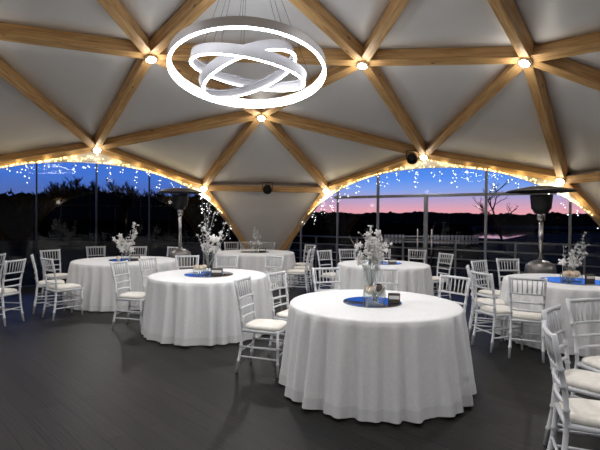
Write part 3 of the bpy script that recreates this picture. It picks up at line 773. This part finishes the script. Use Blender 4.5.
def fir(H, seed):
    rg = random.Random(seed); r = empty('fir_tree'); MB().tube([(0, 0, 0), (0, 0, H*.95)], [H*.02, .01], 6).build('trunk', 'bark', r); mb = MB()
    L = 13
    for k in range(L):
        z = H*(.06+.9*k/L); R_ = H*.2*(1-k/L)**.85+.06; n = 13; v = [(0, 0, z+H*.13)]
        for q in range(n*2):
            a = PI*q/n+rg.uniform(-.1, .1); rr = R_*(rg.uniform(.85, 1.15) if q % 2 else rg.uniform(.5, .65)); v.append((rr*math.cos(a), rr*math.sin(a), z-(.04*H if q % 2 else 0)))
        mb.add(v, [(0, 1+q, 1+(q+1) % (2*n)) for q in range(2*n)]+[tuple(range(2*n, 0, -1))])
    mb.build('foliage', 'foliage_dark', r); return r
protos = [bare_tree('bare_tree', 6, 21, .4, 1.7), bare_tree('bare_tree', 6, 22, .5, 1.7), fir(6, 3), fir(6, 4)]
usedp = [False]*4
LBL = ['bare dark tree in the treeline beyond the left glazing', 'bare dark tree in the treeline beyond the left glazing', 'dark fir tree in the treeline beyond the left glazing', 'dark fir tree in the treeline beyond the left glazing']
def plant(k, X, d, s, label=None, group=None):
    o = protos[k] if not usedp[k] else copy_tree(protos[k]); usedp[k] = True
    o.location = cw(X, d, GZ-.02); o.rotation_euler = (0, 0, rnd.uniform(0, 6.28)); o.scale = (s, s, s)
    tag(o, label or LBL[k], 'tree', group or ('fir trees' if k in (2, 3) else 'bare trees')+' beyond the left glazing'); return o
def sky_top(x):   # treeline height in the view, pixels above the horizon
    return 27+7*math.exp(-((x-75)/22)**2)+4*math.exp(-((x-115)/25)**2)-8*math.exp(-((x-10)/22)**2)
x = -14
while x < 232:
    d = rnd.uniform(52, 96); k = rnd.choice([0, 1, 0, 1, 0, 2, 3]); top = (sky_top(x)*rnd.uniform(.86, 1.16))/F*d+CAM.z-GZ
    plant(k, px(x, d), d, top/6*(1.0 if k > 1 else 1.02)); x += rnd.uniform(4, 6.5)
mb = MB(); rg = random.Random(12); v = []; f = []; N = 150
def ridge_px(x): return 23+6*math.exp(-((x-75)/40)**2) if x < 190 else max(23-(x-190)*.32, -2) if x < 265 else -2
for k in range(N+1):
    x = -60+(476+60)*k/N; d = 46
    h = ridge_px(x)/F*d+CAM.z-GZ+rg.uniform(-.25, .25)
    for dd, z in ((0, 0), (.6, h*.6), (1.6, h*.92), (3, h), (7, 0)): v.append(cw(px(x, d), d+dd, GZ+z))
    for q in range(16):
        c = cw(px(x+rg.uniform(-2, 2), d), d+rg.uniform(.2, 3), GZ+h*rg.uniform(.3, .98))
        d1 = Vector((rg.gauss(0, .6), rg.gauss(0, .6), rg.gauss(.8, .5))).normalized()*rg.uniform(.3, .75); d3 = d1.orthogonal().normalized()*rg.uniform(.06, .14)
        mb.add([c-d3, c+d3, c+d1], [(0, 1, 2)])
for k in range(N):
    for q in range(4): f.append((k*5+q, (k+1)*5+q, (k+1)*5+q+1, k*5+q+1))
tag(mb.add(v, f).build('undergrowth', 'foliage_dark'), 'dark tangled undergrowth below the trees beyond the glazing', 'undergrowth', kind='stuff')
# the single bare tree by the water on the right
bt = bare_tree('bare_tree', 6.3, 40, .75, 1, r0=.10, upright=.4); bt.location = cw(px(506, 34), 34, GZ-.02); tag(bt, 'spreading bare tree standing alone by the water on the right', 'tree')
# terrace railing parallel to the right glazing
def railing(i, off, t0, t1, n, label):
    W = wall_m(i); r = empty('terrace_railing'); r.matrix_world = W; tag(r, label, 'railing', 'terrace railings')
    for k in range(n+1):
        t = t0+(t1-t0)*k/n; MB().box((t, off, .40), (.045, .045, 1.24)).build('post', 'rail_paint', r)
    for z in (.28, .52, .76, 1.0): MB().tube([(t0, off, z), (t1, off, z)], .017 if z < 1 else .024, 8).build('rail', 'rail_paint', r)
railing(0, 2.0, -5.6, 6.0, 8, 'steel terrace railing outside the right glazing')
# pale picket fence beyond the railing
pf = empty('picket_fence', cw(px(432, 26), 26), -YAW); tag(pf, 'pale picket fence in the dark beyond the terrace railing', 'fence')
for k in range(27):
    if 6 <= k <= 10: continue
    MB().box((-2.7+.205*k+rnd.uniform(-.02, .02), 0, .44), (.13, .03, .5)).build('picket', 'fence_paint', pf)
for z in (.28, .6): MB().box((0, .035, z), (5.6, .04, .06)).build('rail', 'fence_paint', pf)
MB().box((0, .06, -.40), (5.6, .05, 1.06)).build('base_board', 'foliage_dark', pf)

light('fence_fill_light', 'POINT', cw(px(432, 24), 23.6, 1.3), 34, (.95, .93, 1), shadow_soft_size=.1)  # added fill to brighten the pickets; no known lamp stands here

# ------------------------------------------------------------------ dusk sky
wd = bpy.data.worlds.new('dusk'); sc.world = wd; wd.use_nodes = True; nt = wd.node_tree; nt.nodes.clear()
o = nt.nodes.new('ShaderNodeOutputWorld'); bg = nt.nodes.new('ShaderNodeBackground'); nt.links.new(bg.outputs[0], o.inputs[0])
tc = nt.nodes.new('ShaderNodeTexCoord'); sp = nt.nodes.new('ShaderNodeSeparateXYZ'); nt.links.new(tc.outputs['Generated'], sp.inputs[0])
def ramp(st):
    r = nt.nodes.new('ShaderNodeValToRGB'); e = r.color_ramp.elements
    while len(e) < len(st): e.new(.5)
    for q, (p, c_) in zip(e, st): q.position = p; q.color = (*c_, 1)
    return r
def s2l(r, g, b): return tuple(((k/255+.055)/1.055)**2.4 for k in (r, g, b))
left = ramp([(0, s2l(80, 92, 136)), (.05, s2l(74, 98, 162)), (.085, s2l(62, 106, 192)), (.13, s2l(52, 102, 200)), (.3, s2l(16, 34, 82)), (.5, s2l(9, 16, 40)), (1, s2l(6, 10, 24))])
right = ramp([(0, s2l(222, 150, 148)), (.022, s2l(214, 152, 164)), (.05, s2l(158, 150, 190)), (.065, s2l(125, 152, 215)), (.09, s2l(84, 135, 222)), (.13, s2l(56, 112, 208)), (.3, s2l(24, 50, 110)), (.5, s2l(9, 16, 40)), (1, s2l(6, 10, 24))])
nt.links.new(sp.outputs['Z'], left.inputs[0]); nt.links.new(sp.outputs['Z'], right.inputs[0])
mr = nt.nodes.new('ShaderNodeMapRange'); mr.interpolation_type = 'SMOOTHSTEP'; mr.inputs['From Min'].default_value = .42; mr.inputs['From Max'].default_value = .80
dt = nt.nodes.new('ShaderNodeVectorMath'); dt.operation = 'DOT_PRODUCT'; dt.inputs[1].default_value = (math.sin(math.radians(50)), math.cos(math.radians(50)), 0)
nt.links.new(tc.outputs['Generated'], dt.inputs[0]); nt.links.new(dt.outputs['Value'], mr.inputs['Value'])
mx = nt.nodes.new('ShaderNodeMix'); mx.data_type = 'RGBA'; nt.links.new(mr.outputs[0], mx.inputs[0]); nt.links.new(left.outputs[0], mx.inputs[6]); nt.links.new(right.outputs[0], mx.inputs[7])
mr2 = nt.nodes.new('ShaderNodeMapRange'); mr2.inputs['From Min'].default_value = -.1; mr2.inputs['From Max'].default_value = .6; mr2.inputs['To Min'].default_value = .12
nt.links.new(sp.outputs['Y'], mr2.inputs['Value']); m4 = nt.nodes.new('ShaderNodeMix'); m4.data_type = 'RGBA'; m4.blend_type = 'MULTIPLY'; m4.inputs[0].default_value = 1
nt.links.new(mx.outputs[2], m4.inputs[6]); nt.links.new(mr2.outputs[0], m4.inputs[7]); nt.links.new(m4.outputs[2], bg.inputs['Color']); bg.inputs['Strength'].default_value = 1

sc.view_settings.view_transform = 'Standard'; sc.view_settings.look = 'None'; sc.view_settings.exposure = .38; sc.view_settings.gamma = 1; sc.view_settings.use_curve_mapping = False
sc.cycles.use_denoising = True
sc.cycles.max_bounces = 8; sc.cycles.transparent_max_bounces = 24; sc.cycles.sample_clamp_indirect = 4
sc.cycles.use_light_tree = True
